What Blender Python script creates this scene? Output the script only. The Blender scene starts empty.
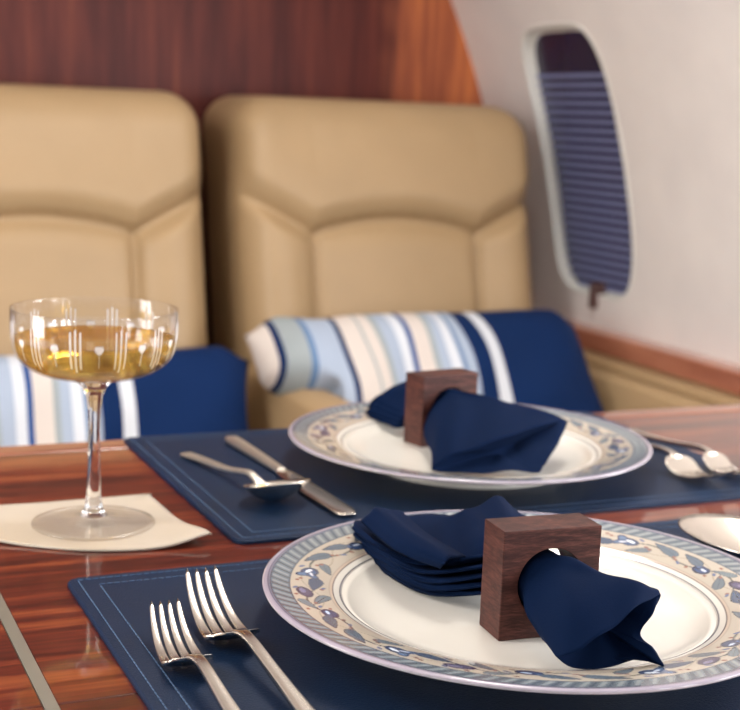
import bpy, bmesh, math, random
import numpy as np
from mathutils import Vector, Matrix

S = bpy.context.scene
COL = S.collection
random.seed(4)
rng = np.random.default_rng(7)
PI = math.pi
TZ = 0.72                                   # height of the table top


def lin(c):
    return tuple(((v / 255) / 12.92 if v / 255 <= .04045 else ((v / 255 + .055) / 1.055) ** 2.4) for v in c)


# ------------------------------------------------------------------ camera
cd = bpy.data.cameras.new('camera')
cam = bpy.data.objects.new('camera', cd)
COL.objects.link(cam)
S.camera = cam
cd.sensor_fit = 'HORIZONTAL'
cd.sensor_width = 36
cd.lens = 67.77
_p, _r, _y = math.radians(9.62), math.radians(-2.3), math.radians(24.3)
_fw = Vector((0, math.cos(_p), -math.sin(_p)))
_up = Vector((0, math.sin(_p), math.cos(_p)))
_rt = Vector((1, 0, 0))
_rt, _up = _rt * math.cos(_r) - _up * math.sin(_r), _up * math.cos(_r) + _rt * math.sin(_r)
_rot = Matrix((_rt, _up, -_fw)).transposed()
cam.matrix_world = Matrix.Translation((0, 0, TZ + .2635)) @ (Matrix.Rotation(-_y, 3, 'Z') @ _rot).to_4x4()
cd.clip_start = .02
cd.dof.use_dof = True
cd.dof.focus_distance = .675
cd.dof.aperture_fstop = 12

# ------------------------------------------------------------------ light
w = bpy.data.worlds.new('world')
S.world = w
w.use_nodes = True
w.node_tree.nodes['Background'].inputs[0].default_value = (.93, .96, 1.0, 1)
w.node_tree.nodes['Background'].inputs[1].default_value = .9
S.view_settings.view_transform = 'Standard'
S.view_settings.look = 'None'
S.view_settings.gamma = 1
S.view_settings.use_curve_mapping = False
S.view_settings.exposure = 0.50
S.cycles.use_denoising = True
S.cycles.max_bounces = 10
S.cycles.transmission_bounces = 10
S.cycles.transparent_max_bounces = 12
S.cycles.caustics_refractive = True
S.cycles.sample_clamp_indirect = 6


def area(name, loc, target, sx, sy, power, color=(1, 1, 1)):
    l = bpy.data.lights.new(name, 'AREA')
    l.shape = 'RECTANGLE'
    l.size, l.size_y, l.energy, l.color = sx, sy, power, color
    o = bpy.data.objects.new(name, l)
    COL.objects.link(o)
    o.location = loc
    o.rotation_euler = (Vector(target) - Vector(loc)).to_track_quat('-Z', 'Y').to_euler()
    return o


# daylight through the row of windows along the left side of the cabin
for i, yy in enumerate((-1.7, -1.0, -.3, .4)):
    area('daylight_left', (-.84, yy, 1.02), (0.4, yy + .25, .92), .27, .42, 34, (.97, .98, 1.0))
# daylight through the windows of the right side, nearer than the one in view
for i, yy in enumerate((-1.5, -.8, -.1, .6)):
    area('daylight_right', (1.24, yy, 1.02), (0.3, yy + .1, .82), .27, .42, 7, (.94, .96, 1.0))
# unseen ceiling wash light of the cabin, then an added fill light
area('unseen_wash', (.78, 1.30, 1.72), (.55, 1.05, 0), .30, 1.6, 24, (1, .96, .91))
area('unseen_wash', (-.36, .95, 1.64), (1.30, 1.25, 1.0), .30, 2.2, 22, (1, .965, .93))  # added unseen light on the left, aimed to brighten the right wall

# ------------------------------------------------------------------ material helpers


def mat(name, rgb, rough=.5, metal=0., **k):
    m = bpy.data.materials.new(name)
    m.use_nodes = True
    b = m.node_tree.nodes['Principled BSDF']
    b.inputs['Base Color'].default_value = (*lin(rgb), 1)
    b.inputs['Roughness'].default_value = rough
    b.inputs['Metallic'].default_value = metal
    for kk, v in k.items():
        b.inputs[kk.replace('_', ' ')].default_value = v
    return m


class N:
    def __init__(s, m):
        s.t = m.node_tree
        s.b = s.t.nodes['Principled BSDF']

    def n(s, typ, **k):
        o = s.t.nodes.new(typ)
        for a, v in k.items():
            setattr(o, a, v)
        return o

    def l(s, a, b):
        s.t.links.new(a, b)

    def coord(s, scale=(1, 1, 1), rot=(0, 0, 0), which='Object'):
        tc = s.n('ShaderNodeTexCoord')
        mp = s.n('ShaderNodeMapping')
        mp.inputs['Scale'].default_value = scale
        mp.inputs['Rotation'].default_value = rot
        s.l(tc.outputs[which], mp.inputs['Vector'])
        return mp.outputs[0]

    def noise(s, vec, scale, detail=4, rough=.5, dist=0):
        o = s.n('ShaderNodeTexNoise')
        o.inputs['Scale'].default_value = scale
        o.inputs['Detail'].default_value = detail
        o.inputs['Roughness'].default_value = rough
        o.inputs['Distortion'].default_value = dist
        s.l(vec, o.inputs['Vector'])
        return o.outputs['Fac']

    def ramp(s, fac, stops, interp='LINEAR'):
        r = s.n('ShaderNodeValToRGB')
        r.color_ramp.interpolation = interp
        e = r.color_ramp.elements
        while len(e) < len(stops):
            e.new(.5)
        for el, (p, c) in zip(e, stops):
            el.position = p
            el.color = (*lin(c), 1)
        s.l(fac, r.inputs[0])
        return r.outputs[0]

    def mix(s, a, b, fac, mode='MIX'):
        x = s.n('ShaderNodeMix', data_type='RGBA', blend_type=mode)
        if isinstance(fac, (int, float)):
            x.inputs[0].default_value = fac
        else:
            s.l(fac, x.inputs[0])
        s.l(a, x.inputs[6])
        s.l(b, x.inputs[7])
        return x.outputs[2]

    def bump(s, h, strength=.2, dist=.001):
        b = s.n('ShaderNodeBump')
        b.inputs['Strength'].default_value = strength
        b.inputs['Distance'].default_value = dist
        s.l(h, b.inputs['Height'])
        s.l(b.outputs[0], s.b.inputs['Normal'])


def wood(name, stops, grain, scale, rough, coat=0., rot=(0, 0, 0), streak=.5, bump=0.):
    m = mat(name, (120, 60, 40), rough)
    g = N(m)
    v = g.coord(grain, rot)
    f1 = g.noise(v, scale, 6, .6, .6)
    f2 = g.noise(v, scale * 4.3, 3, .6, .2)
    mx = g.n('ShaderNodeMath', operation='MULTIPLY_ADD')
    mx.inputs[1].default_value = streak
    g.l(f2, mx.inputs[0])
    mb = g.n('ShaderNodeMath', operation='MULTIPLY')
    mb.inputs[1].default_value = 1 - streak
    g.l(f1, mb.inputs[0])
    g.l(mb.outputs[0], mx.inputs[2])
    c = g.ramp(mx.outputs[0], stops)
    g.l(c, g.b.inputs['Base Color'])
    g.b.inputs['Coat Weight'].default_value = coat
    g.b.inputs['Specular IOR Level'].default_value = .2
    g.b.inputs['Coat Roughness'].default_value = .035
    if bump:
        g.bump(f2, bump, .0004)
    return m


M = {}
M['table'] = wood('lacquered_rosewood', [(.32, (26, 7, 6)), (.44, (62, 20, 13)), (.53, (96, 37, 22)), (.62, (130, 66, 36)), (.74, (70, 24, 16))],
                  (1.6, 26, 26), 1.25, .35, 1.0, streak=.36)
M['table_edge'] = wood('lacquered_edge_wood', [(.3, (96, 50, 38)), (.5, (134, 82, 62)), (.7, (160, 108, 84))], (2, 30, 30), 1.5, .3, 1.0)
M['bulkhead'] = wood('bulkhead_mahogany', [(.30, (52, 22, 24)), (.45, (84, 38, 34)), (.55, (104, 50, 41)), (.68, (136, 74, 52))],
                     (14, 14, .9), 1.1, .45, 0., streak=.3)
# orange glow of reflected light, painted into the wood towards the window side
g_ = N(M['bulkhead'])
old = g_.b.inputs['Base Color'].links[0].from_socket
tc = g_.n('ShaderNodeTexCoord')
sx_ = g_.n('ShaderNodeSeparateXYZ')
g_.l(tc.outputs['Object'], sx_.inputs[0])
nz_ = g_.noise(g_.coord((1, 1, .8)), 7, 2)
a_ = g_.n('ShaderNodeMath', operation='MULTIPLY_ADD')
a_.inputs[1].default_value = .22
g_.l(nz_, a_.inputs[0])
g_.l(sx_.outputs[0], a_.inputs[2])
glow = g_.n('ShaderNodeMapRange', interpolation_type='SMOOTHSTEP')
glow.inputs['From Min'].default_value = 1.13
glow.inputs['From Max'].default_value = 1.24
g_.l(a_.outputs[0], glow.inputs['Value'])
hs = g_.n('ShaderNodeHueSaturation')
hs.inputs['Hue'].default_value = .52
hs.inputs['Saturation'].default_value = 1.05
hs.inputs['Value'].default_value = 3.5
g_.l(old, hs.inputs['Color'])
g_.l(g_.mix(old, hs.outputs[0], glow.outputs[0]), g_.b.inputs['Base Color'])
M['walnut'] = wood('walnut', [(.30, (38, 20, 18)), (.46, (60, 33, 29)), (.56, (80, 46, 39)), (.70, (102, 64, 54))],
                   (60, 60, 420), .9, .5, 0., rot=(0, .62, 0), streak=.35, bump=.3)
M['trim_wood'] = wood('ledge_wood', [(.3, (140, 82, 62)), (.5, (174, 112, 88)), (.7, (194, 134, 108))], (20, 2, 20), 1.2, .3, .8)


def leather(name, rgb, rough, bscale, bstr, var=.08, **k):
    m = mat(name, rgb, rough, **k)
    g = N(m)
    v = g.coord()
    f = g.noise(v, bscale, 3, .6)
    h = g.noise(v, bscale * .03, 3, .5)
    dark = tuple(int(q * (1 - var)) for q in rgb)
    c = g.ramp(h, [(.3, dark), (.7, rgb)])
    g.l(c, g.b.inputs['Base Color'])
    g.bump(f, bstr, .0006)
    return m


M['seat'] = leather('tan_leather', (172, 144, 107), .5, 260, .2, .04)
M['navy_mat'] = leather('navy_leather', (8, 31, 58), .45, 900, .6, .1, Specular_IOR_Level=.2)
M['mat_edge'] = mat('navy_leather_edge', (16, 32, 60), .5)
M['thread'] = mat('pale_blue_thread', (60, 84, 114), .8)
M['coaster'] = leather('cream_leather', (176, 165, 150), .55, 700, .25, .05)
M['steel'] = mat('polished_steel', (232, 226, 216), .2, 1.)
M['brushed'] = mat('brushed_steel', (232, 226, 214), .36, 1.)
M['inlay'] = mat('satin_nickel', (152, 148, 136), .4, .75)
M['wall'] = leather('cabin_wall_panel', (240, 235, 231), .5, 300, .06, .03)
M['ceiling'] = mat('ceiling_panel', (238, 233, 226), .6)
M['window_frame'] = mat('white_window_frame', (236, 236, 230), .35)
M['pane'] = mat('dark_pane', (42, 38, 66), .2)
M['blind'] = mat('grey_blue_blind', (118, 124, 162), .55)
M['latch'] = mat('brown_latch', (92, 66, 62), .4)
M['carpet'] = leather('carpet', (92, 80, 72), .95, 500, .4, .1)


def cloth(name, rgb, rough=.85, sheen=.25, tint=(90, 120, 190)):
    m = mat(name, rgb, rough)
    g = N(m)
    f = g.noise(g.coord(), 900, 2, .5)
    g.bump(f, .2, .0005)
    g.b.inputs['Sheen Weight'].default_value = sheen
    g.b.inputs['Sheen Tint'].default_value = (*lin(tint), 1)
    g.b.inputs['Specular IOR Level'].default_value = .08
    return m


M['napkin'] = cloth('navy_cotton', (2, 19, 47), .9, 0.)



def thin_glass(name, etched=False):
    """thin clear glass: light passes straight through, the surface reflects by angle"""
    m = mat(name, (255, 255, 255), 0.0)
    g = N(m)
    tr = g.n('ShaderNodeBsdfTransparent')
    tr.inputs[0].default_value = (.985, .985, .99, 1)
    gl_ = g.n('ShaderNodeBsdfGlossy')
    gl_.inputs['Roughness'].default_value = .02
    lw = g.n('ShaderNodeLayerWeight')
    lw.inputs['Blend'].default_value = .5
    pw = g.n('ShaderNodeMath', operation='POWER')
    pw.inputs[1].default_value = 4.
    g.l(lw.outputs['Facing'], pw.inputs[0])
    fr = g.n('ShaderNodeMath', operation='MULTIPLY_ADD')
    fr.inputs[1].default_value = .62
    fr.inputs[2].default_value = .045
    g.l(pw.outputs[0], fr.inputs[0])
    mx = g.n('ShaderNodeMixShader')
    g.l(fr.outputs[0], mx.inputs[0])
    g.l(tr.outputs[0], mx.inputs[1])
    g.l(gl_.outputs[0], mx.inputs[2])
    out = mx.outputs[0]
    if etched:
        at_ = g.n('ShaderNodeAttribute', attribute_name='etch')
        d1 = g.n('ShaderNodeBsdfDiffuse')
        d1.inputs[0].default_value = (.9, .9, .92, 1)
        d2 = g.n('ShaderNodeBsdfTranslucent')
        d2.inputs[0].default_value = (.9, .9, .92, 1)
        a1 = g.n('ShaderNodeMixShader')
        g.l(d1.outputs[0], a1.inputs[1])
        g.l(d2.outputs[0], a1.inputs[2])
        a2 = g.n('ShaderNodeMixShader')
        g.l(at_.outputs['Fac'], a2.inputs[0])
        g.l(out, a2.inputs[1])
        g.l(a1.outputs[0], a2.inputs[2])
        out = a2.outputs[0]
    g.l(out, g.t.nodes['Material Output'].inputs['Surface'])
    return m


M['foot'] = thin_glass('foot_glass')
for n_ in M['foot'].node_tree.nodes:
    if n_.type == 'BSDF_GLOSSY':
        n_.inputs['Roughness'].default_value = .12
    if n_.type == 'MATH' and n_.operation == 'MULTIPLY_ADD':
        n_.inputs[2].default_value = .05
M['thin'] = thin_glass('thin_clear_glass')
M['etched'] = thin_glass('etched_glass', True)
mg = mat('clear_glass', (255, 255, 255), 0.0)
b_ = mg.node_tree.nodes['Principled BSDF']
b_.inputs['Transmission Weight'].default_value = 1
b_.inputs['IOR'].default_value = 1.47
M['glass'] = mg
mw = mat('white_wine', (246, 222, 150), 0.0)
b_ = mw.node_tree.nodes['Principled BSDF']
b_.inputs['Transmission Weight'].default_value = 1
b_.inputs['IOR'].default_value = 1.34
g_ = N(mw)
tr_ = g_.n('ShaderNodeBsdfTransparent')
tr_.inputs[0].default_value = (*lin((250, 226, 150)), 1)
m2 = g_.n('ShaderNodeMixShader')
m2.inputs[0].default_value = .6
g_.l(g_.b.outputs[0], m2.inputs[1])
g_.l(tr_.outputs[0], m2.inputs[2])
g_.l(m2.outputs[0], g_.t.nodes['Material Output'].inputs['Surface'])
M['wine'] = mw

# glazed china painted through a colour attribute that holds the printed pattern
mc = mat('painted_china', (235, 228, 215), .18)
g_ = N(mc)
at = g_.n('ShaderNodeAttribute', attribute_name='print')
g_.l(at.outputs['Color'], g_.b.inputs['Base Color'])
g_.b.inputs['Coat Weight'].default_value = .6
g_.b.inputs['Coat Roughness'].default_value = .05
M['china_print'] = mc
M['china'] = mat('cream_china', (228, 224, 214), .16, Coat_Weight=.4)

# ------------------------------------------------------------------ mesh helpers


def obj(name, verts, faces, m, parent=None, smooth=True, loc=None):
    me = bpy.data.meshes.new(name)
    me.from_pydata([tuple(map(float, v)) for v in verts], [], [tuple(f) for f in faces])
    me.validate()
    bm = bmesh.new()
    bm.from_mesh(me)
    bmesh.ops.recalc_face_normals(bm, faces=bm.faces)
    bm.to_mesh(me)
    bm.free()
    if smooth:
        me.polygons.foreach_set('use_smooth', [True] * len(me.polygons))
    if m:
        me.materials.append(m)
    o = bpy.data.objects.new(name, me)
    COL.objects.link(o)
    if parent:
        o.parent = parent
    if loc:
        o.location = loc
    return o


def empty(name, loc=(0, 0, 0), rz=0):
    o = bpy.data.objects.new(name, None)
    o.empty_display_size = .05
    COL.objects.link(o)
    o.location = loc
    o.rotation_euler = (0, 0, rz)
    return o


def tag(o, label=None, cat=None, group=None, kind=None):
    if label:
        o['label'] = label
    if cat:
        o['category'] = cat
    if group:
        o['group'] = group
    if kind:
        o['kind'] = kind
    return o


def bevel(o, wd, seg=3, ang=30):
    b = o.modifiers.new('bevel', 'BEVEL')
    b.width, b.segments, b.limit_method, b.angle_limit = wd, seg, 'ANGLE', math.radians(ang)
    b.harden_normals = True
    return o


def box(name, x0, x1, y0, y1, z0, z1, m, parent=None, bv=0, seg=3):
    v = [(x, y, z) for x in (x0, x1) for y in (y0, y1) for z in (z0, z1)]
    f = [(0, 1, 3, 2), (4, 6, 7, 5), (0, 4, 5, 1), (2, 3, 7, 6), (0, 2, 6, 4), (1, 5, 7, 3)]
    o = obj(name, v, f, m, parent, smooth=bool(bv))
    if bv:
        bevel(o, bv, seg)
    return o


def grid_faces(nu, nv, wrap=False, off=0):
    f = []
    for j in range(nv - 1):
        for i in range(nu if wrap else nu - 1):
            a, b = off + j * nu + i, off + j * nu + (i + 1) % nu
            f.append((a, b, b + nu, a + nu))
    return f


def loft(name, loops, m, parent=None, cap=True, smooth=True):
    n = len(loops[0])
    v = [p for L in loops for p in L]
    f = grid_faces(n, len(loops), True)
    if cap:
        f.append(tuple(range(n))[::-1])
        f.append(tuple(range((len(loops) - 1) * n, len(loops) * n)))
    return obj(name, v, f, m, parent, smooth)


def lathe(name, prof, m, parent=None, n=96, closed=False):
    """prof = [(r, z)]; points on the axis become one vertex"""
    v, rings = [], []
    for r, z in prof:
        if r < 1e-6:
            rings.append([len(v)])
            v.append((0, 0, z))
        else:
            rings.append(list(range(len(v), len(v) + n)))
            v += [(r * math.cos(2 * PI * i / n), r * math.sin(2 * PI * i / n), z) for i in range(n)]
    f = []
    rr = rings + ([rings[0]] if closed else [])
    for a, b in zip(rr, rr[1:]):
        for i in range(n):
            j = (i + 1) % n
            if len(a) == 1 and len(b) == 1:
                continue
            if len(a) == 1:
                f.append((a[0], b[j], b[i]))
            elif len(b) == 1:
                f.append((a[i], a[j], b[0]))
            else:
                f.append((a[i], a[j], b[j], b[i]))
    return obj(name, v, f, m, parent)


def crom(P, n, closed=False):
    """Catmull-Rom resample of an array of control rows (k, ...) to n rows"""
    P = np.asarray(P, float)
    k = len(P)
    out = []
    T = np.linspace(0, k if closed else k - 1, n, endpoint=not closed)
    for t in T:
        i = int(math.floor(t))
        if not closed:
            i = min(i, k - 2)
        u = t - i
        if closed:
            a, b, c, d = P[(i - 1) % k], P[i % k], P[(i + 1) % k], P[(i + 2) % k]
        else:
            b, c = P[i], P[i + 1]
            a = P[i - 1] if i > 0 else 2 * b - c
            d = P[i + 2] if i + 2 < k else 2 * c - b
        out.append(.5 * (2 * b + (c - a) * u + (2 * a - 5 * b + 4 * c - d) * u * u + (3 * b - a - 3 * c + d) * u ** 3))
    return np.array(out)


def sstep(a, b, x):
    t = np.clip((x - a) / (b - a), 0., 1.)
    return t * t * (3 - 2 * t)


def copy_tree(o, parent=None):
    c = o.copy()
    COL.objects.link(c)
    c.parent = parent
    for ch in list(o.children):
        copy_tree(ch, c)
    return c


# ------------------------------------------------------------------ cabin shell
def wall_x(z):
    return 1.36 - (1.45 - math.sqrt(1.45 ** 2 - (z - .55) ** 2))


tag(box('floor', -1.0, 1.5, -2.4, 2.5, -.06, 0, M['carpet']), kind='structure')

zs = np.linspace(-.02, 1.86, 48)


def shell(name, fx, y0, y1, th, m):
    v, f = [], []
    for z in zs:
        x = fx(z)
        v += [(x, y0, z), (x, y1, z), (x + th, y1, z), (x + th, y0, z)]
    return loft(name, [v[i * 4:i * 4 + 4] for i in range(len(zs))], m, smooth=False)


wr = shell('wall_right', wall_x, -2.4, 2.46, .09, M['wall'])
tag(wr, kind='structure')
tag(shell('wall_left', lambda z: .5 - wall_x(z), -2.4, 2.46, -.06, M['wall']), kind='structure')
tag(box('ceiling', -.72, 1.22, -2.4, 2.46, 1.8, 1.86, M['ceiling']), kind='structure')
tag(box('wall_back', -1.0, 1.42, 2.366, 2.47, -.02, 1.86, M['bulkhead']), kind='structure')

# window in the right wall
WY, WZ, WA, WB, WN = 2.052, .921, .128, .227, 5.0


def outline(n, shrink=0., dx=0.):
    out = []
    for i in range(n):
        t = 2 * PI * i / n
        c, s = math.cos(t), math.sin(t)
        y = WY + (WA - shrink) * math.copysign(abs(c) ** (2 / WN), c)
        z = WZ + (WB - shrink) * math.copysign(abs(s) ** (2 / WN), s)
        out.append((wall_x(z) + dx, y, z))
    return out


cut = loft('cutter', [[(1.0, y, z) for x, y, z in outline(64)], [(1.7, y, z) for x, y, z in outline(64)]], None)
bo = wr.modifiers.new('hole', 'BOOLEAN')
bo.object, bo.operation, bo.solver = cut, 'DIFFERENCE', 'EXACT'
bpy.context.view_layer.update()
nm = bpy.data.meshes.new_from_object(wr.evaluated_get(bpy.context.evaluated_depsgraph_get()))
wr.modifiers.clear()
wr.data = nm
nm.name = 'wall_right'
nm.polygons.foreach_set('use_smooth', [True] * len(nm.polygons))
bpy.data.objects.remove(cut)
es = wr.modifiers.new('split', 'EDGE_SPLIT')
es.split_angle = math.radians(30)

win = empty('window_1', (0, 0, 0))
tag(win, kind='structure')
nW = 96
loft('window_frame', [outline(nW, -.003, .004), outline(nW, -.003, -.0005), outline(nW, -.001, -.001), outline(nW, .002, -.002),
                      outline(nW, .003, .006), outline(nW, .004, .017), outline(nW, .009, .020)], M['window_frame'], win, cap=False)
pv = []
for i in range(33):
    z = WZ - (WB - .0075) * math.cos(PI * i / 32)
    half = (WA - .0075) * max(.02, 1 - abs((z - WZ) / (WB - .0075)) ** WN) ** (1 / WN)
    pv += [(wall_x(z) + .0195, WY - half, z), (wall_x(z) + .0195, WY + half, z), (wall_x(z) + .024, WY + half, z), (wall_x(z) + .024, WY - half, z)]
loft('pane', [pv[i * 4:i * 4 + 4] for i in range(33)], M['pane'], win, smooth=False)
sv, sf = [], []
zz = .705
while zz < 1.07:
    for h0, h1 in ((0, .0068),):
        ring = []
        for z in (zz + h0, zz + h1):
            q = abs((z - WZ) / (WB - .008))
            half = (WA - .008) * max(0., 1 - q ** WN) ** (1 / WN)
            ring.append((z, half))
        b0 = len(sv)
        for (z, half), d in zip(ring, (.0125, .0180)):
            for yy in (WY - half, WY + half):
                sv.append((wall_x(z) + d, yy, z))
        for (z, half), d in zip(ring, (.0133, .0188)):
            for yy in (WY - half, WY + half):
                sv.append((wall_x(z) + d, yy, z - .0006))
        sf += [(b0, b0 + 1, b0 + 3, b0 + 2), (b0 + 4, b0 + 6, b0 + 7, b0 + 5), (b0 + 2, b0 + 3, b0 + 7, b0 + 6), (b0, b0 + 4, b0 + 5, b0 + 1)]
    zz += .0150
obj('blind', sv, sf, M['blind'], win, smooth=False)
box('latch', wall_x(.69) - .010, wall_x(.69) + .02, WY - .012, WY + .004, .672, .716, M['latch'], win, .003)

# side ledge under the window
tag(box('trim_1', 1.312, wall_x(.6), -2.4, 2.366, .606, .641, M['trim_wood'], None, .005), kind='structure')
tag(box('trim_2', 1.280, wall_x(.5) + .0, -2.4, 2.366, .30, .6055, M['seat'], None, .012), kind='structure')

# ------------------------------------------------------------------ seats
SW, SD = .261, .235          # half width and depth of the backrest


def make_seat(xc, arms):
    root = empty('cabin_seat', (xc, 2.03, 0))
    z0, z1 = .40, 1.013
    R = .055
    nz, nf = 110, 120
    loops = []
    for j in range(nz + 9):
        if j < nz:
            z = z0 + (z1 - R - z0) * j / (nz - 1)
            ins = 0.
        else:
            a = (j - nz + 1) / 9 * PI / 2
            z = z1 - R + R * math.sin(a)
            ins = R * (1 - math.cos(a))
        W, D, rc = SW - ins * .95, SD - 2 * ins * .9, max(.042 - ins * .5, .012)
        y_off = (z - .70) * .23 + ins * .9
        L = []
        # front from left to right, then the back
        pts = []
        for i in range(13):                       # front left corner
            a = PI - i / 12 * PI / 2
            pts.append((-W + rc + rc * math.cos(a), rc - rc * math.sin(a)))
        for i in range(1, nf):
            pts.append((-W + rc + (2 * W - 2 * rc) * i / nf, 0))
        for i in range(13):
            a = PI / 2 - i / 12 * PI / 2
            pts.append((W - rc + rc * math.cos(a), rc - rc * math.sin(a)))
        for i in range(7):
            a = -i / 6 * PI / 2
            pts.append((W - rc + rc * math.cos(a), D - rc - rc * math.sin(a)))
        for i in range(7):
            a = -PI / 2 - i / 6 * PI / 2
            pts.append((-W + rc + rc * math.cos(a), D - rc - rc * math.sin(a)))
        xj, zj = .146, .799
        for x, y in pts:
            front = 1 - sstep(0, .05, y)
            ax = abs(x)
            zs_ = zj + .022 * (1 - (ax / xj) ** 2) if ax < xj else zj + (ax - xj) * .52
            dz = z - zs_
            up = sstep(-.004, .05, dz)
            g = -.022 * up * (1 - .5 * sstep(.08, .2, dz))              # head section swells forward
            g += .010 * math.exp(-(dz / .010) ** 2)                      # seam groove
            if dz < .01:
                gx = math.exp(-((ax - xj) / .008) ** 2) * (1 - sstep(-.01, .01, dz))
                g += .010 * gx
                if ax > xj:
                    g += -.020 * math.sin(min(1, (ax - xj) / (W - xj)) * PI) * (1 - sstep(-.03, .005, dz))
                else:
                    g += (-.010 * (1 - (ax / xj) ** 2) ** .5 if ax < xj else 0) * (1 - sstep(-.04, .0, dz)) + .003
            L.append((x, y + y_off + g * front, z))
        loops.append(L)
    loft('backrest', loops, M['seat'], root)
    # cushion with a rounded front
    o = box('seat_cushion', -.175, .175, -.52, .03, .33, .445, M['seat'], root, .035, 6)
    o = box('seat_base', -.24, .24, -.46, .10, 0.0, .335, M['seat'], root, .02)
    for sx, (xa, xb, za) in zip((-1, 1), arms):
        prof = [(xa, .05), (xa, za - .03), (xa + .008, za - .01), (xa + .026, za), (xb - .026, za), (xb - .008, za - .01), (xb, za - .03), (xb, .05)]
        ys = [(-.50, .03, .8), (-.49, .012, .93), (-.465, 0, 1), (.02, 0, 1), (.07, .01, .95)]
        lp = []
        for y, ins, k in ys:
            cx = (xa + xb) / 2
            lp.append([(cx + (px - cx) * k, y, pz - (ins if pz > .1 else 0)) for px, pz in prof])
        bevel(loft('armrest', lp, M['seat'], root), .006, 3)
    return root


sr = make_seat(.9680, ((-.276, -.196, .600), (.262, .309, .600)))
tag(sr, 'tan leather cabin seat standing beside the window wall', 'seat', 'tan leather cabin seats')
sl = make_seat(.386, ((-.262, -.185, .50), (.185, .258, .455)))
tag(sl, 'tan leather cabin seat seen behind the wine glass', 'seat', 'tan leather cabin seats')

# ------------------------------------------------------------------ pillows
mp_ = mat('striped_pillow_fabric', (30, 60, 120), .85)
g_ = N(mp_)
tc = g_.n('ShaderNodeTexCoord')
sx_ = g_.n('ShaderNodeSeparateXYZ')
g_.l(tc.outputs['Object'], sx_.inputs[0])
ma = g_.n('ShaderNodeMath', operation='MULTIPLY_ADD')       # 0 at the left end, 1 at the right end
ma.inputs[1].default_value = 1 / .56
ma.inputs[2].default_value = .5
g_.l(sx_.outputs[0], ma.inputs[0])
navy, white, pale, cream, steelb, grey, mid = (2, 34, 78), (206, 210, 216), (160, 172, 190), (206, 196, 188), (96, 124, 160), (150, 158, 160), (30, 70, 130)
st = [(0, cream), (.045, navy), (.062, grey), (.115, steelb), (.13, pale), (.20, navy), (.217, cream), (.27, grey), (.28, cream), (.31, grey), (.325, pale), (.36, white),
      (.39, mid), (.405, cream), (.45, grey), (.465, pale), (.495, white), (.52, steelb), (.535, pale), (.56, navy), (.612, white), (.648, navy)]
cr = g_.ramp(ma.outputs[0], st, 'CONSTANT')
g_.l(cr, g_.b.inputs['Base Color'])
g_.b.inputs['Specular IOR Level'].default_value = .2
fz = g_.noise(g_.coord(), 500, 2)
g_.bump(fz, .3, .001)


def make_pillow(loc, rot, w_, h_, t_, tuck=0.):
    nu, nv = 72, 40
    v, f = [], []
    for side in (1, -1):
        for j in range(nv):
            for i in range(nu):
                u, q = -1 + 2 * i / (nu - 1), -1 + 2 * j / (nv - 1)
                e = max(0, (1 - abs(u) ** 5)) * max(0, (1 - abs(q) ** 2.6))
                pinch_x = 1 - .045 * (1 - q * q) * abs(u) ** 3
                pinch_z = 1 - .07 * (1 - u * u) * abs(q) ** 3 - .02 - .07 * math.exp(-((u + .62) / .13) ** 2) * (q > 0) * abs(q) ** 2
                wob = .004 * math.sin(7 * u + 3 * q) + .003 * math.sin(11 * u - 5 * q)
                lift = 1 - .55 * sstep(-.25, -1, u) * (q < 0) * (tuck > 0)
                pinch_z = pinch_z * lift * (1 - .22 * sstep(.82, 1, abs(u)))
                v.append((u * w_ / 2 * pinch_x + tuck * sstep(.35, -.25, q) * sstep(-.6, -1, u), -side * (t_ / 2 * e ** .55 + wob * e), q * h_ / 2 * pinch_z))
    f = grid_faces(nu, nv) + grid_faces(nu, nv, off=nu * nv)
    me_o = obj('throw_pillow', v, f, mp_)
    bm = bmesh.new()
    bm.from_mesh(me_o.data)
    bmesh.ops.remove_doubles(bm, verts=bm.verts, dist=1e-5)
    bmesh.ops.recalc_face_normals(bm, faces=bm.faces)
    bm.to_mesh(me_o.data)
    bm.free()
    me_o.location = loc
    me_o.rotation_euler = rot
    return me_o


pr_ = make_pillow((.936, 1.83, .589), (math.radians(-40), 0, math.radians(1)), .565, .27, .14, .085)
tag(pr_, 'navy lumbar pillow with pale stripes on the seat beside the window', 'pillow', 'striped navy pillows')
pl_ = make_pillow((.390, 1.86, .545), (math.radians(-22), 0, 0), .545, .24, .12)
tag(pl_, 'navy lumbar pillow with pale stripes seen behind the wine glass', 'pillow', 'striped navy pillows')

# ------------------------------------------------------------------ table
tb = empty('dining_table', (.35, .55, 0))
tag(tb, 'glossy reddish wood dining table with a metal inlay strip', 'table')


def tbox(name, x0, x1, y0, y1, z0, z1, m, bv=0):
    return box(name, x0 - .35, x1 - .35, y0 - .55, y1 - .55, z0, z1, m, tb, bv)


# panels of the top meet at hairline joints; they sit side by side
tbox('table_top', .1205, 1.12, .5905, 1.052, TZ - .035, TZ, M['table'], .0004)
tbox('table_top', .1205, 1.12, -.20, .590, TZ - .035, TZ, M['table'], .0004)
tbox('side_leaf', -.45, .1135, .5905, 1.052, TZ - .035, TZ, M['table'], .0004)
tbox('side_leaf', -.45, .1135, -.20, .590, TZ - .035, TZ, M['table'], .0004)
tag(tbox('inlay_strip', .1138, .1202, -.20, 1.052, TZ - .03, TZ + .0002, M['inlay']), 'brushed metal inlay strip')
tbox('edge_trim', -.45, 1.12, 1.0523, 1.084, TZ - .040, TZ + .0008, M['table_edge'], .006)
tbox('pedestal', .25, .85, .35, .75, .0, TZ - .035, M['table'], .01)

# ------------------------------------------------------------------ place mats


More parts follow.
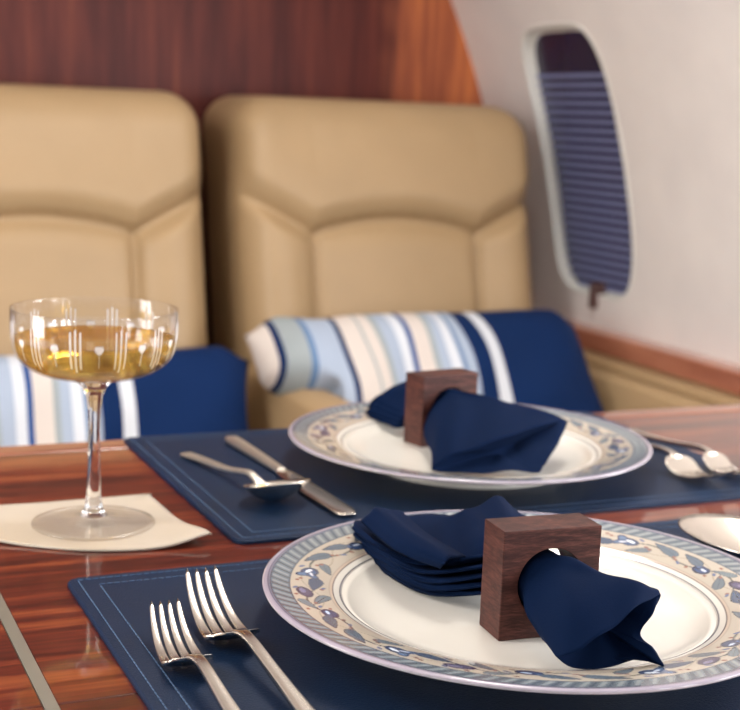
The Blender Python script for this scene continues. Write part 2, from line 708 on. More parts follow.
def rounded_rect(x0, x1, y0, y1, r, n=8):
    P = []
    for cx, cy, a0 in ((x1 - r, y1 - r, 0), (x0 + r, y1 - r, PI / 2), (x0 + r, y0 + r, PI), (x1 - r, y0 + r, 1.5 * PI)):
        for i in range(n + 1):
            a = a0 + i / n * PI / 2
            P.append((cx + r * math.cos(a), cy + r * math.sin(a)))
    return P


def make_mat(cx, cy, w_, h_):
    root = empty('place_mat', (cx, cy, TZ))
    P = rounded_rect(-w_ / 2, w_ / 2, -h_ / 2, h_ / 2, .009)
    Q = rounded_rect(-w_ / 2 + .001, w_ / 2 - .001, -h_ / 2 + .001, h_ / 2 - .001, .0085)
    loft('mat_sheet', [[(x, y, .0003) for x, y in P], [(x, y, .0022) for x, y in P], [(x, y, .003) for x, y in Q]], M['navy_mat'], root, smooth=False)
    v, f = [], []
    for ins in (.006, .016):
        x0, x1, y0, y1 = -w_ / 2 + ins, w_ / 2 - ins, -h_ / 2 + ins, h_ / 2 - ins
        segs = []
        step, ln, hw = .0042, .0030, .00034
        x = x0
        while x < x1 - ln:
            for y in (y0, y1):
                segs.append((x, x + ln, y - hw, y + hw))
            x += step
        y = y0
        while y < y1 - ln:
            for x in (x0, x1):
                segs.append((x - hw, x + hw, y, y + ln))
            y += step
        for a, b, c, d in segs:
            k = len(v)
            v += [(a, c, .0029), (b, c, .0029), (b, d, .0029), (a, d, .0029), (a, c, .0033), (b, c, .0033), (b, d, .0033), (a, d, .0033)]
            f += [(k + 4, k + 5, k + 6, k + 7), (k, k + 1, k + 5, k + 4), (k + 1, k + 2, k + 6, k + 5), (k + 2, k + 3, k + 7, k + 6), (k + 3, k, k + 4, k + 7)]
    s = obj('stitching', v, f, M['thread'], root, smooth=False)
    tag(s, 'pale blue stitching', kind='stuff')
    return root


m1_ = make_mat(.3765, .605, .440, .290)
tag(m1_, 'navy leather place mat under the two left forks, nearest the viewer', 'placemat', 'navy place mats')
m2_ = copy_tree(m1_)
m2_.location = (.490, .932, TZ)
tag(m2_, 'navy leather place mat farther across the table, under the spoon and knife', 'placemat')

# ------------------------------------------------------------------ plates
NT, RM = 1500, .115
rim_prof = [(.0985, .0148), (.1035, .0166), (.110, .0180), (.120, .0198), (.130, .0213), (.1365, .0224), (.1386, .0226), (.1395, .0219)]
rr_ = np.concatenate([np.linspace(.0975, .1385, 66), [.1390, .1394, .1395]])
pz = np.interp(rr_, [a for a, b in rim_prof], [b for a, b in rim_prof])
pz[0] = .0142


def paint_print(a, b):
    """colour of the printed band at arc length a (mm, on a 115 mm circle) and radius b (mm)"""
    def C(c):
        return np.array(lin(c))
    col = np.zeros(a.shape + (3,)) + C((228, 224, 214))

    def put(mask, c, al=1.):
        mk = np.clip(mask, 0, 1)[..., None] * al
        nonlocal col
        col = col * (1 - mk) + C(c) * mk

    def band(b0, b1, c, al=1., s=.25):
        put(sstep(b0 - s, b0 + s, b) * (1 - sstep(b1 - s, b1 + s, b)), c, al)
    band(98.2, 99.0, (34, 36, 70))
    band(102.2, 102.8, (104, 92, 92))
    band(102.8, 104.2, (196, 178, 160))
    band(104.2, 125.2, (186, 176, 160))
    band(104.0, 104.4, (140, 124, 118))
    band(125.2, 135.6, (116, 126, 132))
    # scalloped ribs
    per = 2 * PI * 115 / 100
    ph = ((a + .55 * (b - 130)) / per) % 1
    put((sstep(.02, .10, ph) * (1 - sstep(.22, .34, ph))) * (b > 125.8) * (b < 134.8), (66, 78, 92), .8)
    put((sstep(.5, .6, ph) * (1 - sstep(.75, .9, ph))) * (b > 126.5) * (b < 134.2), (156, 162, 162), .7)
    band(124.9, 125.6, (76, 88, 104))
    band(134.8, 135.9, (70, 80, 102))
    band(136.0, 141., (158, 150, 162))
    band(135.9, 137.0, (96, 94, 112))
    circ = 2 * PI * 115
    P = circ / 6

    def d(a0):
        q = (a - a0 * 1.333) % P
        return np.where(q > P / 2, q - P, q)

    def ell(a0, b0, la, lb, rot, c, al=1., edge=None, soft=.25):
        la, lb = la * 1.3, lb * 1.22
        x, y = d(a0), b - b0
        cr_, sr_ = math.cos(rot), math.sin(rot)
        u, v = (x * cr_ + y * sr_) / la, (-x * sr_ + y * cr_) / lb
        r = np.sqrt(u * u + v * v)
        s = soft / min(la, lb)
        inb = (b > 104.6) * (b < 124.8)
        if edge:
            put((1 - sstep(1, 1 + s, r)) * inb, edge, al)
            put((1 - sstep(.78 - s, .78, r)) * inb, c, al)
        else:
            put((1 - sstep(1, 1 + s, r)) * inb, c, al)

    def leaf(a0, b0, ln, wd, rot, c, al=1., edge=(58, 66, 82)):
        ln, wd = ln * 1.35, wd * 1.3
        x, y = d(a0), b - b0
        cr_, sr_ = math.cos(rot), math.sin(rot)
        u, v = (x * cr_ + y * sr_) / ln, (-x * sr_ + y * cr_)
        half = wd * np.sqrt(np.clip(1 - u * u, 0, 1)) * (1 - .55 * u)
        inb = (b > 104.6) * (b < 124.8) * (np.abs(u) < 1)
        put((np.abs(v) < half) * inb, edge, al)
        put((np.abs(v) < half - .45) * inb, c, al)
        put((np.abs(v) < .22) * (half > .6) * inb, edge, .5)
    vb = 114.5 + 4.2 * np.sin(2 * PI * a / P * 2)
    inb = (b > 104.6) * (b < 124.8)
    put((np.abs(b - vb) < .55) * inb, (96, 98, 94))
    vb2 = 114.5 - 5 * np.sin(2 * PI * a / P * 2 + .6)
    put((np.abs(b - vb2) < .3) * inb, (146, 138, 122), .8)
    # pear shaped fruits, blossoms, leaves
    leaf(4, 119, 8, 2.6, .35, (98, 112, 124))
    leaf(14, 109.5, 6, 2.2, -.5, (110, 122, 130))
    ell(22, 116.5, 5.4, 3.6, .2, (74, 92, 122), 1, (52, 66, 98))
    ell(25.5, 119, 3.6, 2.2, .9, (104, 124, 152), 1, (58, 72, 104))
    ell(25.5, 114.2, 3.8, 2.0, -.7, (90, 110, 140), 1, (58, 72, 104))
    ell(21, 117.2, 2.4, .9, .3, (230, 234, 240))
    ell(24, 115.0, 1.6, .5, -.4, (226, 230, 238))
    leaf(35, 112, 7.5, 2.8, .1, (76, 90, 112))
    ell(46, 118, 5.6, 3.3, -.15, (88, 82, 108), 1, (58, 52, 78))
    ell(44.5, 119, 2.6, 1.1, -.1, (124, 120, 146))
    leaf(53, 111, 7.5, 2.4, .55, (104, 116, 124))
    leaf(60, 119.5, 6, 2.0, -.4, (118, 130, 136))
    ell(69, 112.5, 5.0, 3.5, .1, (60, 80, 116), 1, (36, 48, 80))
    ell(72.5, 114.8, 2.6, 1.8, .6, (84, 104, 138), 1, (40, 52, 84))
    ell(68, 113.3, 1.8, .6, .1, (206, 216, 230))
    leaf(79, 118.5, 7, 2.4, .3, (92, 106, 120))
    for a0, b0 in ((10, 113.5), (12.4, 115.2), (31, 119.8), (33.2, 121.3), (40, 108.5), (57.5, 115), (63, 109.5), (65, 122), (76, 109.2), (85, 112), (87, 114), (49.5, 123)):
        ell(a0, b0, 1.0, .75, .3, (146, 104, 92))
    for a0, b0 in ((17.5, 122), (42, 122.6), (82, 110), (38.2, 107.6), (61.5, 114.2)):
        ell(a0, b0, 1.5, .7, .5, (104, 112, 142))
    return col


def make_plate(loc, rz, label):
    root = empty('dinner_plate', loc, rz)
    tag(root, label, 'plate', 'patterned dinner plates')
    v, cols = [], []
    th = np.arange(NT) * 2 * PI / NT
    for r, z in zip(rr_, pz):
        v.append(np.stack([r * np.cos(th), r * np.sin(th), 0 * th + z], -1))
    nr = len(rr_)
    A, B = np.meshgrid(th * 115, rr_ * 1000)
    cols = paint_print(A, B).reshape(-1, 3)
    # underside of the rim
    und = [(.1392, .0206), (.137, .0196), (.120, .0165), (.104, .0125), (.0975, .0105)]
    for r, z in und:
        v.append(np.stack([r * np.cos(th), r * np.sin(th), 0 * th + z], -1))
    v = np.concatenate(v)
    f = grid_faces(NT, nr + len(und), True)
    L0, L1 = 0, (nr + len(und) - 1) * NT
    f += [(L0 + i, L1 + i, L1 + (i + 1) % NT, L0 + (i + 1) % NT) for i in range(NT)]
    me = bpy.data.meshes.new('rim')
    me.from_pydata(v.tolist(), [], f)
    me.polygons.foreach_set('use_smooth', [True] * len(me.polygons))
    me.materials.append(M['china_print'])
    full = np.ones((len(v), 4))
    full[:, :3] = np.array(lin((214, 210, 212)))
    full[:len(cols), :3] = cols
    at_ = me.color_attributes.new('print', 'FLOAT_COLOR', 'POINT')
    at_.data.foreach_set('color', full.ravel())
    me.update()
    bm = bmesh.new()
    bm.from_mesh(me)
    bmesh.ops.recalc_face_normals(bm, faces=bm.faces)
    bm.to_mesh(me)
    bm.free()
    o = bpy.data.objects.new('rim', me)
    COL.objects.link(o)
    o.parent = root
    tag(o, 'rim printed with blue-grey flowers and a ribbed border')
    lathe('well', [(0, .0088), (.060, .0088), (.082, .0092), (.089, .0102), (.094, .0124), (.0977, .0145), (.0977, .0106), (.090, .0068), (.080, .0048), (0, .0048)],
          M['china'], root, 160)
    lathe('foot', [(.078, .0052), (.0785, .0008), (.0775, .0), (.0755, .0), (.0745, .0008), (.074, .0052)], M['china'], root, 128, closed=True)
    return root


pn = make_plate((.370, .606, TZ + .0031), .25, 'dinner plate with floral rim, in front, holding the nearer napkin')
pf = copy_tree(pn)
pf.location = (.505, .9265, TZ + .0031)
pf.rotation_euler = (0, 0, 1.25)
tag(pf, 'dinner plate with floral rim farther back, between the knife and the far forks', 'plate')

# ------------------------------------------------------------------ napkin rings
ND = .0238


def make_ring(loc, rz, label):
    n = 64
    sq, ci = [], []
    hx, hz, r = .0268, .028, .0178
    for i in range(n):
        a = PI / 4 + 2 * PI * i / n
        c, s = math.cos(a), math.sin(a)
        k = 1 / max(abs(c), abs(s))
        sq.append((c * k * hx, s * k * hz))
        ci.append((c * r, s * r))
    v, rg = [], []
    for P, y in ((sq, -ND / 2), (sq, ND / 2), (ci, ND / 2), (ci, -ND / 2)):
        v += [(x, y, z) for x, z in P]
    f = []
    for k in range(4):
        for i in range(n):
            a, b = k * n + i, k * n + (i + 1) % n
            c, d_ = ((k + 1) % 4) * n + (i + 1) % n, ((k + 1) % 4) * n + i
            f.append((a, b, c, d_))
    o = obj('napkin_ring', v, f, M['walnut'], None, smooth=False)
    o.location, o.rotation_euler = loc, (0, 0, rz)
    bevel(o, .0006, 2, 50)
    tag(o, label, 'napkin ring', 'wooden napkin rings')
    return o


rn = make_ring((.3596, .5775, TZ + .0120 + .028), math.radians(-4.5), 'square walnut napkin ring with a round hole, on the front plate')
rf = rn.copy()
COL.objects.link(rf)
rf.location, rf.rotation_euler = (.4995, .9655, TZ + .040), (0, 0, math.radians(10))
tag(rf, 'square walnut napkin ring on the farther plate, against the striped pillow', 'napkin ring')

# ------------------------------------------------------------------ napkins


def tube_part(loops, cap_center, n=84, rows=60, wr=.0009, seed=0):
    K = np.array([crom(np.array(L), n, True) for L in loops])
    G = crom(K, rows)
    rg = np.random.default_rng(seed)
    ph = rg.uniform(0, 6, 6)
    for j in range(rows):
        for i in range(n):
            t, s = i / n * 2 * PI, j / rows
            G[j, i, 2] += wr * s * (math.sin(3 * t + 5 * s + ph[0]) + .7 * math.sin(6 * t - 4 * s + ph[1]) + .5 * math.sin(9 * t + 9 * s + ph[2]))
    last = G[-1]
    ctr = np.array(cap_center)
    inner = []
    for k in (.96, .8, .55, .25):
        inner.append(last * k + ctr * (1 - k) + np.array([0, 0, 0]) * (1 - k))
    # first inner row sits just inside the hem so the cloth shows a thin edge
    G = np.concatenate([G, np.array(inner)])
    v = G.reshape(-1, 3).tolist()
    f = grid_faces(n, len(G), True)
    f.append(tuple(range(n)))
    c = len(v)
    v.append(ctr.tolist())
    b0 = (len(G) - 1) * n
    f += [(b0 + i, b0 + (i + 1) % n, c) for i in range(n)]
    return v, f


def sheet_part(rows_, n=44, m_=44, th=.0014, amp=.0006, seed=0):
    K = np.array([crom(np.array(r), n) for r in rows_])
    G = crom(K, m_)
    rg = np.random.default_rng(seed)
    ph = rg.uniform(0, 6, 6)
    U, V_ = np.meshgrid(np.linspace(0, 1, n), np.linspace(0, 1, m_))
    G[..., 2] += amp * V_ * (np.sin(14 * U + 3 * V_ + ph[0]) + .6 * np.sin(27 * U - 5 * V_ + ph[1]))
    G2 = G.copy()
    G2[..., 2] -= th
    v = np.concatenate([G.reshape(-1, 3), G2.reshape(-1, 3)]).tolist()
    f = grid_faces(n, m_)
    o = n * m_
    f += [tuple(q + o for q in reversed(t)) for t in f]
    edge = [i for i in range(n)] + [j * n + n - 1 for j in range(1, m_)] + [(m_ - 1) * n + i for i in range(n - 2, -1, -1)] + [j * n for j in range(m_ - 2, 0, -1)]
    for a, b in zip(edge, edge[1:] + edge[:1]):
        f.append((a, b, b + o, a + o))
    return v, f


def join(parts):
    V, F = [], []
    for v, f in parts:
        o = len(V)
        V += v
        F += [tuple(q + o for q in t) for t in f]
    return V, F


def circle_loop(c, r, yv, n=14, rz=0, fl=1.):
    out = []
    for i in range(n):
        a = PI - i * 2 * PI / n
        x, y = r * math.cos(a), yv
        out.append((c[0] + x * math.cos(rz) - y * math.sin(rz), c[1] + x * math.sin(rz) + y * math.cos(rz), c[2] + r * fl * math.sin(a)))
    return out


L2 = [(.3415, .5600, .7500), (.3435, .5610, .7590), (.3505, .5610, .7690), (.3600, .5585, .7755), (.3680, .5570, .7740), (.3735, .5540, .7700), (.3783, .5494, .7650), (.3777, .5461, .7600),
      (.3761, .5447, .7540), (.3740, .5448, .7490), (.3685, .5480, .7450), (.3620, .5524, .7410), (.3549, .5554, .7400), (.3470, .5575, .7430)]
L3 = [(.3400, .5480, .7470), (.3430, .5510, .7580), (.3530, .5510, .7690), (.3631, .5460, .7730), (.3696, .5415, .7730), (.3766, .5361, .7700), (.3834, .5354, .7650), (.3803, .5318, .7590),
      (.3770, .5313, .7530), (.3739, .5294, .7470), (.3644, .5297, .7420), (.3565, .5333, .7385), (.3480, .5372, .7380), (.3420, .5420, .7410)]
L4 = [(.3370, .5325, .7430), (.3385, .5270, .7540), (.3469, .5248, .7650), (.3604, .5261, .7700), (.3742, .5255, .7715), (.3867, .5244, .7690), (.3943, .5285, .7650), (.3876, .5208, .7580),
      (.3787, .5168, .7510), (.3794, .5095, .7450), (.3767, .5059, .7420), (.3633, .5143, .7390), (.3554, .5222, .7375), (.3432, .5274, .7390)]
L5 = [(.3333, .5178, .7420), (.3351, .5118, .7460), (.3418, .5078, .7510), (.3529, .5074, .7570), (.3684, .5114, .7620), (.3846, .5188, .7640), (.3957, .5256, .7640), (.3877, .5222, .7560),
      (0.3748, 0.5168, 0.7500), (0.3778, 0.5067, 0.7450), (0.3772, 0.4945, 0.7415), (0.3759, 0.5115, 0.7400), (0.3565, 0.5104, 0.7375), (0.3400, 0.5170, 0.7385)]
rc = (.3588, .5785, .760)
p1 = tube_part([circle_loop((rc[0], rc[1], rc[2] - .001), .0140, .018), circle_loop((rc[0], rc[1], rc[2] - .0016), .0156, .002), circle_loop((rc[0], rc[1], rc[2] - .0014), .0160, -.012), L2, L3, L4, L5], (.366, .535, .7500), seed=1)
TOP = [[(0.3238, 0.6411, 0.7500), (0.3279, 0.6261, 0.7560), (0.3437, 0.6276, 0.7540), (0.3557, 0.6235, 0.7680), (0.3711, 0.6242, 0.7720), (0.3893, 0.6332, 0.7650)],
       [(0.3135, 0.6773, 0.7500), (0.3212, 0.6552, 0.7560), (0.3544, 0.6717, 0.7480), (0.3690, 0.6591, 0.7650), (0.3839, 0.6576, 0.7700), (0.4056, 0.6659, 0.7600)],
       [(0.3121, 0.7067, 0.7520), (0.3441, 0.7455, 0.7500), (0.3785, 0.7296, 0.7460), (0.3814, 0.6987, 0.7600), (0.3969, 0.6923, 0.7660), (0.4187, 0.6971, 0.7550)]]
SIDE = [[(0.3269, 0.6303, 0.7365), (0.3202, 0.6730, 0.7345), (0.3200, 0.7133, 0.7355)],
        [(0.3243, 0.6290, 0.7400), (0.3185, 0.6750, 0.7375), (0.3187, 0.7134, 0.7380)],
        [(0.3229, 0.6290, 0.7440), (0.3170, 0.6775, 0.7415), (0.3170, 0.7127, 0.7420)],
        [(0.3224, 0.6321, 0.7480), (0.3152, 0.6767, 0.7460), (0.3160, 0.7137, 0.7460)],
        [(0.3238, 0.6411, 0.7500), (0.3135, 0.6773, 0.7500), (0.3121, 0.7067, 0.7520)]]
back = []
for k in range(5):
    rows_ = []
    r0 = []
    for i in range(6):
        x = -.0125 + .025 * i / 5
        zt = -.0115 + .005 * k + (.004 * k / 4) * math.sin(i / 5 * PI)
        r0.append((rc[0] + x * (1 - .15 * abs(k - 2) / 2), rc[1] + .0125, rc[2] + zt))
    rows_.append([(p[0], rc[1] - .002, p[2]) for p in r0])
    rows_.append(r0)
    for j in range(3):
        row = []
        lo = .0038 * (4 - k)
        for i in range(6):
            p = TOP[j][i]
            s_ = SIDE[k][j]
            w0 = max(0, 1 - i / 2.0)
            q = (p[0], p[1], max(p[2] - lo, .7365 + .0016 * k))
            row.append(tuple(q[t] * (1 - w0) + s_[t] * w0 if i else s_[t] for t in range(3)))
        rows_.append(row)
    back.append(sheet_part(rows_, seed=k, amp=.0005 if k < 4 else .0016))
flap = [[(0.3233, 0.6171, 0.7560), (0.3224, 0.6101, 0.7610), (0.3258, 0.6112, 0.7630), (0.3328, 0.6155, 0.7610), (0.3444, 0.6281, 0.7560)],
        [(0.3123, 0.6490, 0.7570), (0.3146, 0.6468, 0.7625), (0.3211, 0.6534, 0.7650), (0.3295, 0.6573, 0.7620), (0.3425, 0.6699, 0.7560)],
        [(0.3172, 0.7058, 0.7560), (0.3191, 0.6994, 0.7615), (0.3254, 0.7024, 0.7640), (0.3344, 0.7046, 0.7615), (0.3481, 0.7161, 0.7560)]]
back.append(sheet_part(flap, n=30, m_=40, th=.0016, amp=.0003, seed=9))
V, F = join([p1] + back)
nk = obj('folded_napkin', V, F, M['napkin'])
tag(nk, 'navy cloth napkin fanned out on the front plate, drawn through its ring', 'napkin', 'navy napkins')

# farther napkin
fc, fa = (.4992, .9655, .7595), math.radians(10)
F2 = [(0.4772, 0.9493, 0.7500), (0.4846, 0.9540, 0.7620), (0.4938, 0.9560, 0.7720), (0.5003, 0.9461, 0.7765), (0.5093, 0.9333, 0.7765), (0.5219, 0.9259, 0.7740), (0.5390, 0.9194, 0.7680), (0.5319, 0.8992, 0.7600),
      (0.5191, 0.8832, 0.7530), (0.5018, 0.8745, 0.7470), (0.4828, 0.8774, 0.7430), (0.4706, 0.8930, 0.7400), (0.4667, 0.9131, 0.7400), (0.4691, 0.9302, 0.7440)]
F3 = [(0.4576, 0.8970, 0.7460), (0.4661, 0.9021, 0.7600), (0.4855, 0.9131, 0.7690), (0.5071, 0.9180, 0.7720), (0.5263, 0.9110, 0.7730), (0.5418, 0.9013, 0.7710), (0.5608, 0.8966, 0.7650), (0.5464, 0.8723, 0.7560),
      (0.5271, 0.8584, 0.7500), (0.5060, 0.8434, 0.7460), (0.4877, 0.8497, 0.7420), (0.4718, 0.8600, 0.7400), (0.4594, 0.8704, 0.7390), (0.4546, 0.8828, 0.7420)]
F4 = [(0.4375, 0.8545, 0.7410), (0.4433, 0.8537, 0.7450), (0.4557, 0.8530, 0.7500), (0.4737, 0.8516, 0.7560), (0.5040, 0.8582, 0.7620), (0.5412, 0.8752, 0.7640), (0.5706, 0.8914, 0.7600), (0.5490, 0.8656, 0.7530),
      (0.5284, 0.8439, 0.7480), (0.5140, 0.8307, 0.7440), (0.5060, 0.8252, 0.7415), (0.4886, 0.8330, 0.7400), (0.4695, 0.8422, 0.7390), (0.4512, 0.8500, 0.7390)]
q1 = tube_part([circle_loop(fc, .0145, .018, rz=fa), circle_loop(fc, .0168, .002, rz=fa), circle_loop(fc, .0170, -.011, rz=fa), F2, F3, F4], (.495, .865, .7480), seed=3)
FT = [[(0.4815, 0.9977, 0.7400), (0.4743, 0.9881, 0.7520), (0.4842, 0.9898, 0.7620), (0.4907, 0.9903, 0.7700), (0.5073, 1.0015, 0.7680)],
      [(0.4780, 1.0232, 0.7380), (0.4713, 1.0000, 0.7500), (0.4823, 1.0053, 0.7600), (0.4954, 1.0111, 0.7700), (0.5149, 1.0263, 0.7680)],
      [(0.4741, 1.0539, 0.7420), (0.4626, 1.0328, 0.7520), (0.4722, 1.0228, 0.7620), (0.4948, 1.0290, 0.7700), (0.5187, 1.0437, 0.7680)]]
fb = []
for k in range(4):
    r0 = []
    for i in range(5):
        x, yv = -.012 + .024 * i / 4, .0125
        r0.append((fc[0] + x * math.cos(fa) - yv * math.sin(fa), fc[1] + x * math.sin(fa) + yv * math.cos(fa), fc[2] - .010 + .006 * k))
    rows_ = [[(p[0], p[1] - .012, p[2]) for p in r0], r0]
    for j in range(3):
        rows_.append([(p[0] + .002 * k, p[1], .7365 + (p[2] - .7365) * (k + 1) / 4 + .001) for p in FT[j]])
    fb.append(sheet_part(rows_, seed=20 + k, amp=.0006))
V, F = join([q1] + fb)
nf_ = obj('folded_napkin', V, F, M['napkin'])
tag(nf_, 'navy cloth napkin drawn through the ring on the farther plate', 'napkin', 'navy napkins')

# ------------------------------------------------------------------ cutlery


def ribbon(name, pts, m, parent, seg=14):
    """pts = [(y, z, half width, half thickness)]; superelliptic sections along y"""
    loops = []
    for y, z, hw, ht in pts:
        L = []
        for i in range(seg):
            a = 2 * PI * i / seg
            c, s = math.cos(a), math.sin(a)
            L.append((hw * math.copysign(abs(c) ** .55, c), y, z + ht * math.copysign(abs(s) ** .55, s)))
        loops.append(L)
    return loft(name, loops, m, parent)


def make_fork(k=1.):
    """origin at the root of the tines on the cloth, tines towards +y"""
    root = empty('fork')
    P = crom([(-.130, .0035, .0052, .0016), (-.09, .0050, .0044, .0019), (-.05, .0085, .0034, .0022), (-.02, .0120, .0028, .0022), (-.006, .0125, .0030, .0018), (.002, .0112, .0044, .0012)], 40)
    ribbon('handle', P * np.array([k, 1, 1, 1]), M['steel'], root)
    # head plate: a curved sheet that broadens from the neck to the tine roots
    nu, nv = 17, 22

    def zc(y):
        return .0030 + 5.2 * max(0, y - .018 * k) ** 2 + .0088 * (1 - sstep(-.004, .018 * k, y))
    v = []
    hw_max = .0124 * k

    def half(y):
        t = np.clip((y + .001) / (.010 * k), 0, 1)
        return .0026 + (hw_max - .0026) * (1 - (1 - t) ** 2.3) ** .62
    for j in range(nv):
        y = (-.0008 + .0188 * j / (nv - 1)) * k
        for i in range(nu):
            u = -1 + 2 * i / (nu - 1)
            v.append((u * half(y), y, zc(y) + .0012 * u * u))
    n1 = len(v)
    v += [(x, y, z - .0015) for x, y, z in v]
    f = grid_faces(nu, nv)
    f += [tuple(q + n1 for q in reversed(t)) for t in f]
    edge = [i for i in range(nu)] + [j * nu + nu - 1 for j in range(1, nv)] + [(nv - 1) * nu + i for i in range(nu - 2, -1, -1)] + [j * nu for j in range(nv - 2, 0, -1)]
    for a, b in zip(edge, edge[1:] + edge[:1]):
        f.append((a, b, b + n1, a + n1))
    head = obj('head', v, f, M['steel'], root)
    bevel(head, .0004, 2, 50)
    y0, y1 = .0165 * k, .0720 * k
    for q in range(4):
        xc = (-.75 + .5 * q)
        loops = []
        for j in range(18):
            s = j / 17
            y = y0 + (y1 - y0) * s
            x = xc * hw_max * (1 - .20 * s) + .0045 * s * s
            hw = .0027 * k * (1 - .55 * s ** 1.3) * (1 if s < .93 else math.sqrt(max(.05, 1 - ((s - .93) / .07) ** 2)))
            ht = .00085 * (1 - .3 * s)
            z = zc(y) + .0012 * xc * xc - .00075
            L = []
            for i in range(10):
                a = 2 * PI * i / 10
                c, sn = math.cos(a), math.sin(a)
                L.append((x + hw * math.copysign(abs(c) ** .7, c), y, z + ht * math.copysign(abs(sn) ** .7, sn)))
            loops.append(L)
        loft('tine', loops, M['steel'], head)
    return root


fk = make_fork(.92)
fk.location, fk.rotation_euler = (.1832, .5895, TZ + .0030), (0, 0, math.radians(0.2))
tag(fk, 'small silver fork at the outer left of the front setting', 'fork', 'forks of the front setting')
fk2 = make_fork(1.05)
fk2.location, fk2.rotation_euler = (.2135, .6130, TZ + .0030), (0, 0, math.radians(1.0))
tag(fk2, 'larger silver fork between the small fork and the front plate', 'fork', 'forks of the front setting')
fk3 = copy_tree(fk2)
fk3.location, fk3.rotation_euler = (.6540, .8640, TZ + .0030), (0, 0, math.radians(176))
tag(fk3, 'silver fork beside the farther plate, the one partly under its rim', 'fork', 'forks of the farther setting')
fk4 = copy_tree(fk)
fk4.location, fk4.rotation_euler = (.6880, .8640, TZ + .0030), (0, 0, math.radians(178))
tag(fk4, 'silver fork at the far right edge of the farther place mat', 'fork', 'forks of the farther setting')


def make_spoon(L=.155, bw=.0215, bl=.032, depth=.010, tilt=0.):
    """origin under the bowl, handle towards +y"""
    root = empty('spoon')
    nr_, na = 14, 48
    v, f = [], []
    for side in (0, 1):
        for j in range(nr_ + 1):
            r = j / nr_
            for i in range(na):
                a = 2 * PI * i / na
                x, y = bw * r * math.cos(a), bl * r * math.sin(a)
                x *= 1 - .10 * r * math.sin(a)
                z = depth * r * r + tilt * (bl - y) * .5 + (.0011 if side == 0 else 0)
                v.append((x, y, z))
    n1 = (nr_ + 1) * na
    f = grid_faces(na, nr_ + 1, True)
    f += [tuple(q + n1 for q in reversed(t)) for t in f]
    f += [(nr_ * na + i, nr_ * na + (i + 1) % na, n1 + nr_ * na + (i + 1) % na, n1 + nr_ * na + i) for i in range(na)]
    zmin = min(p[2] for p in v) - .0004
    v = [(x, y, z - zmin) for x, y, z in v]
    depth = depth - zmin
    o = obj('bowl', v, f, M['steel'], root)
    P = crom([(bl - .003, depth + .0006, .0040, .0009), (bl + .006, depth + .0028, .0030, .0016), (bl + .018, depth + .0040, .0026, .0019), (bl + .05, depth * .75 + .001, .0030, .0018),
              (bl + .09, .0042, .0042, .0016), (L, .0022, .0052, .0014)], 44)
    ribbon('handle', P, M['brushed'], root)
    return root


sp = make_spoon(.140, .0228, .023, .0120, .50)
sp.location, sp.rotation_euler = (.3235, .8640, TZ + .0028), (0, 0, math.radians(9))
tag(sp, 'silver spoon on the farther place mat beside the knife', 'spoon')
sp2 = make_spoon(.185, .0330, .052, .0140)
sp2.location, sp2.rotation_euler = (.5600, .6600, TZ + .0028), (0, 0, math.radians(183))
tag(sp2, 'silver spoon cut off by the right edge of the picture, behind the front plate', 'spoon')

kn = empty('table_knife', (.3530, .9250, TZ + .0030), math.radians(2.2))
tag(kn, 'silver table knife lying between the spoon and the farther plate', 'knife')
P = crom([(.113, .0032, .0040, .0022), (.105, .0036, .0056, .0028), (.06, .0036, .0048, .0026), (.02, .0034, .0040, .0024), (.004, .0034, .0036, .0022)], 30)
ribbon('handle', P, M['brushed'], kn)
P = crom([(.006, .0032, .0036, .0015), (-.004, .0030, .0066, .0011), (-.05, .0028, .0080, .0010), (-.090, .0027, .0082, .0009), (-.105, .0026, .0074, .0008), (-.111, .0026, .0040, .0006)], 30)
ribbon('blade', P, M['steel'], kn)

# ------------------------------------------------------------------ coaster
co = [(.2476, .909), (.249, .880), (.2505, .845), (.2555, .799), (.2548, .7955), (.240, .7925), (.222, .7925), (.200, .7955), (.175, .804), (.150, .820), (.128, .838), (.120, .858), (.121, .885), (.128, .910), (.18, .9105), (.2440, .912)]
cc = np.array([.19, .855])
nr_ = 16
v, f = [], []
cl = np.array(co)
cl = crom(cl, 128, True)


def co_lift(x, y):
    # the front right corner and the left side curl up
    a = math.exp(-(((x - .2555) / .022) ** 2 + ((y - .797) / .03) ** 2)) * .0058
    b = .004 * max(0, (.150 - x) / .04) ** 1.5 * (1 if y < .88 else .6)
    return a + min(b, .006)


for side in (0, 1):
    for j in range(nr_ + 1):
        t = j / nr_
        for p in cl:
            x, y = cc + (p - cc) * t
            v.append((x - .19, y - .855, .0014 * (1 - side) + .0004 + co_lift(x, y)))
n = len(cl)
f = grid_faces(n, nr_ + 1, True)
n1 = n * (nr_ + 1)
f += [tuple(q + n1 for q in reversed(t)) for t in f]
f += [(nr_ * n + i, nr_ * n + (i + 1) % n, n1 + nr_ * n + (i + 1) % n, n1 + nr_ * n + i) for i in range(n)]
cs = obj('coaster', v, f, M['coaster'], loc=(.19, .855, TZ))
tag(cs, 'cream leather coaster with a curled corner under the wine glass', 'coaster')

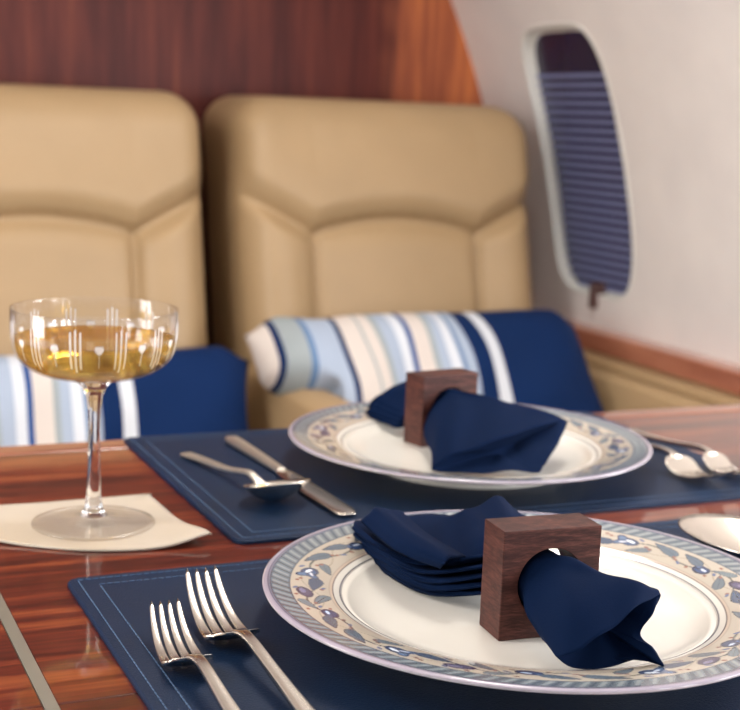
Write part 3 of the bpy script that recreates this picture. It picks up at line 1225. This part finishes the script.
# ------------------------------------------------------------------ coupe of wine
GX, GY, GZ = .196, .852, TZ + .0019
gl = empty('coupe_glass', (GX, GY, GZ))
tag(gl, 'stemmed coupe glass with an etched bowl standing on the cream coaster', 'glass')
out_p = [(.0086, .0935), (.0150, .0946), (.0250, .0960), (.0350, .0988), (.0430, .1034), (.0482, .1096), (.0506, .1168), (.0515, .1240), (.0517, .1310), (.0516, .1385), (.0513, .1392)]
in_p = [(.0507, .1385), (.0507, .1310), (.0505, .1245), (.0496, .1174), (.0472, .1106), (.0421, .1047), (.0343, .1001), (.0246, .0974), (.0140, .0964), (0, .0962)]
oc = crom(out_p, 60)
NG = 760
prof = [(0, .0925)] + [tuple(p) for p in oc] + [tuple(p) for p in crom(in_p[:-1], 44)] + [(0, .0962)]
bowl = lathe('bowl', prof, M['etched'], gl, NG)
et = bowl.data.attributes.new('etch', 'FLOAT', 'POINT')
co_ = np.empty(len(bowl.data.vertices) * 3)
bowl.data.vertices.foreach_get('co', co_)
co_ = co_.reshape(-1, 3)
rad = np.hypot(co_[:, 0], co_[:, 1])
ang = np.arctan2(co_[:, 1], co_[:, 0]) * 51.5
zz_ = co_[:, 2] * 1000
per = 2 * PI * 51.5 / 12
ph = (ang + 2.) % per
e = np.zeros(len(co_))
outer = np.arange(len(co_)) < 1 + 60 * NG
for c0, za, zb in ((3.0, 109, 131), (6.0, 106, 133), (9.0, 109, 131)):
    e = np.maximum(e, (np.abs(ph - c0) < .5) * (zz_ > za) * (zz_ < zb))
for c0, zc_, r0 in ((20.0, 121.0, 2.6),):
    e = np.maximum(e, (((ph - c0) ** 2 + (zz_ - zc_) ** 2) < r0 * r0) * 1.)
e = np.maximum(e, (np.abs(ph - 20.) < .35) * (zz_ > 110) * (zz_ < 119) * .7)
e = e * outer * .75
et.data.foreach_set('value', e)
lathe('stem', [(0, .0060), (.0085, .0062), (.0068, .0085), (.0054, .013), (.0045, .022), (.0039, .040), (.0037, .060), (.0041, .074), (.0052, .083), (.0076, .0890), (.0120, .0934), (.0040, .0927), (0, .0926)], M['glass'], gl, 64)
lathe('foot', [(0, .0003), (.030, .0003), (.0380, .0003), (.0388, .0009), (.0386, .0016), (.034, .0019), (.022, .0026), (.012, .0042), (.0085, .0060), (0, .0061)], M['foot'], gl, 128)
wi = crom(in_p[:-1], 60)
wl = .1200
wp = [(r + .00012, z - .00012) for r, z in wi if z < wl]
r_top = wp[0][0]
prof = [(0, wl), (r_top - .0012, wl), (r_top, wl + .0005)] + wp + [(0, .0961)]
wn = lathe('white_wine', prof, M['wine'], None, 192)
wn.location = (GX, GY, GZ)
tag(wn, 'pale golden white wine filling the lower half of the coupe glass', 'wine')
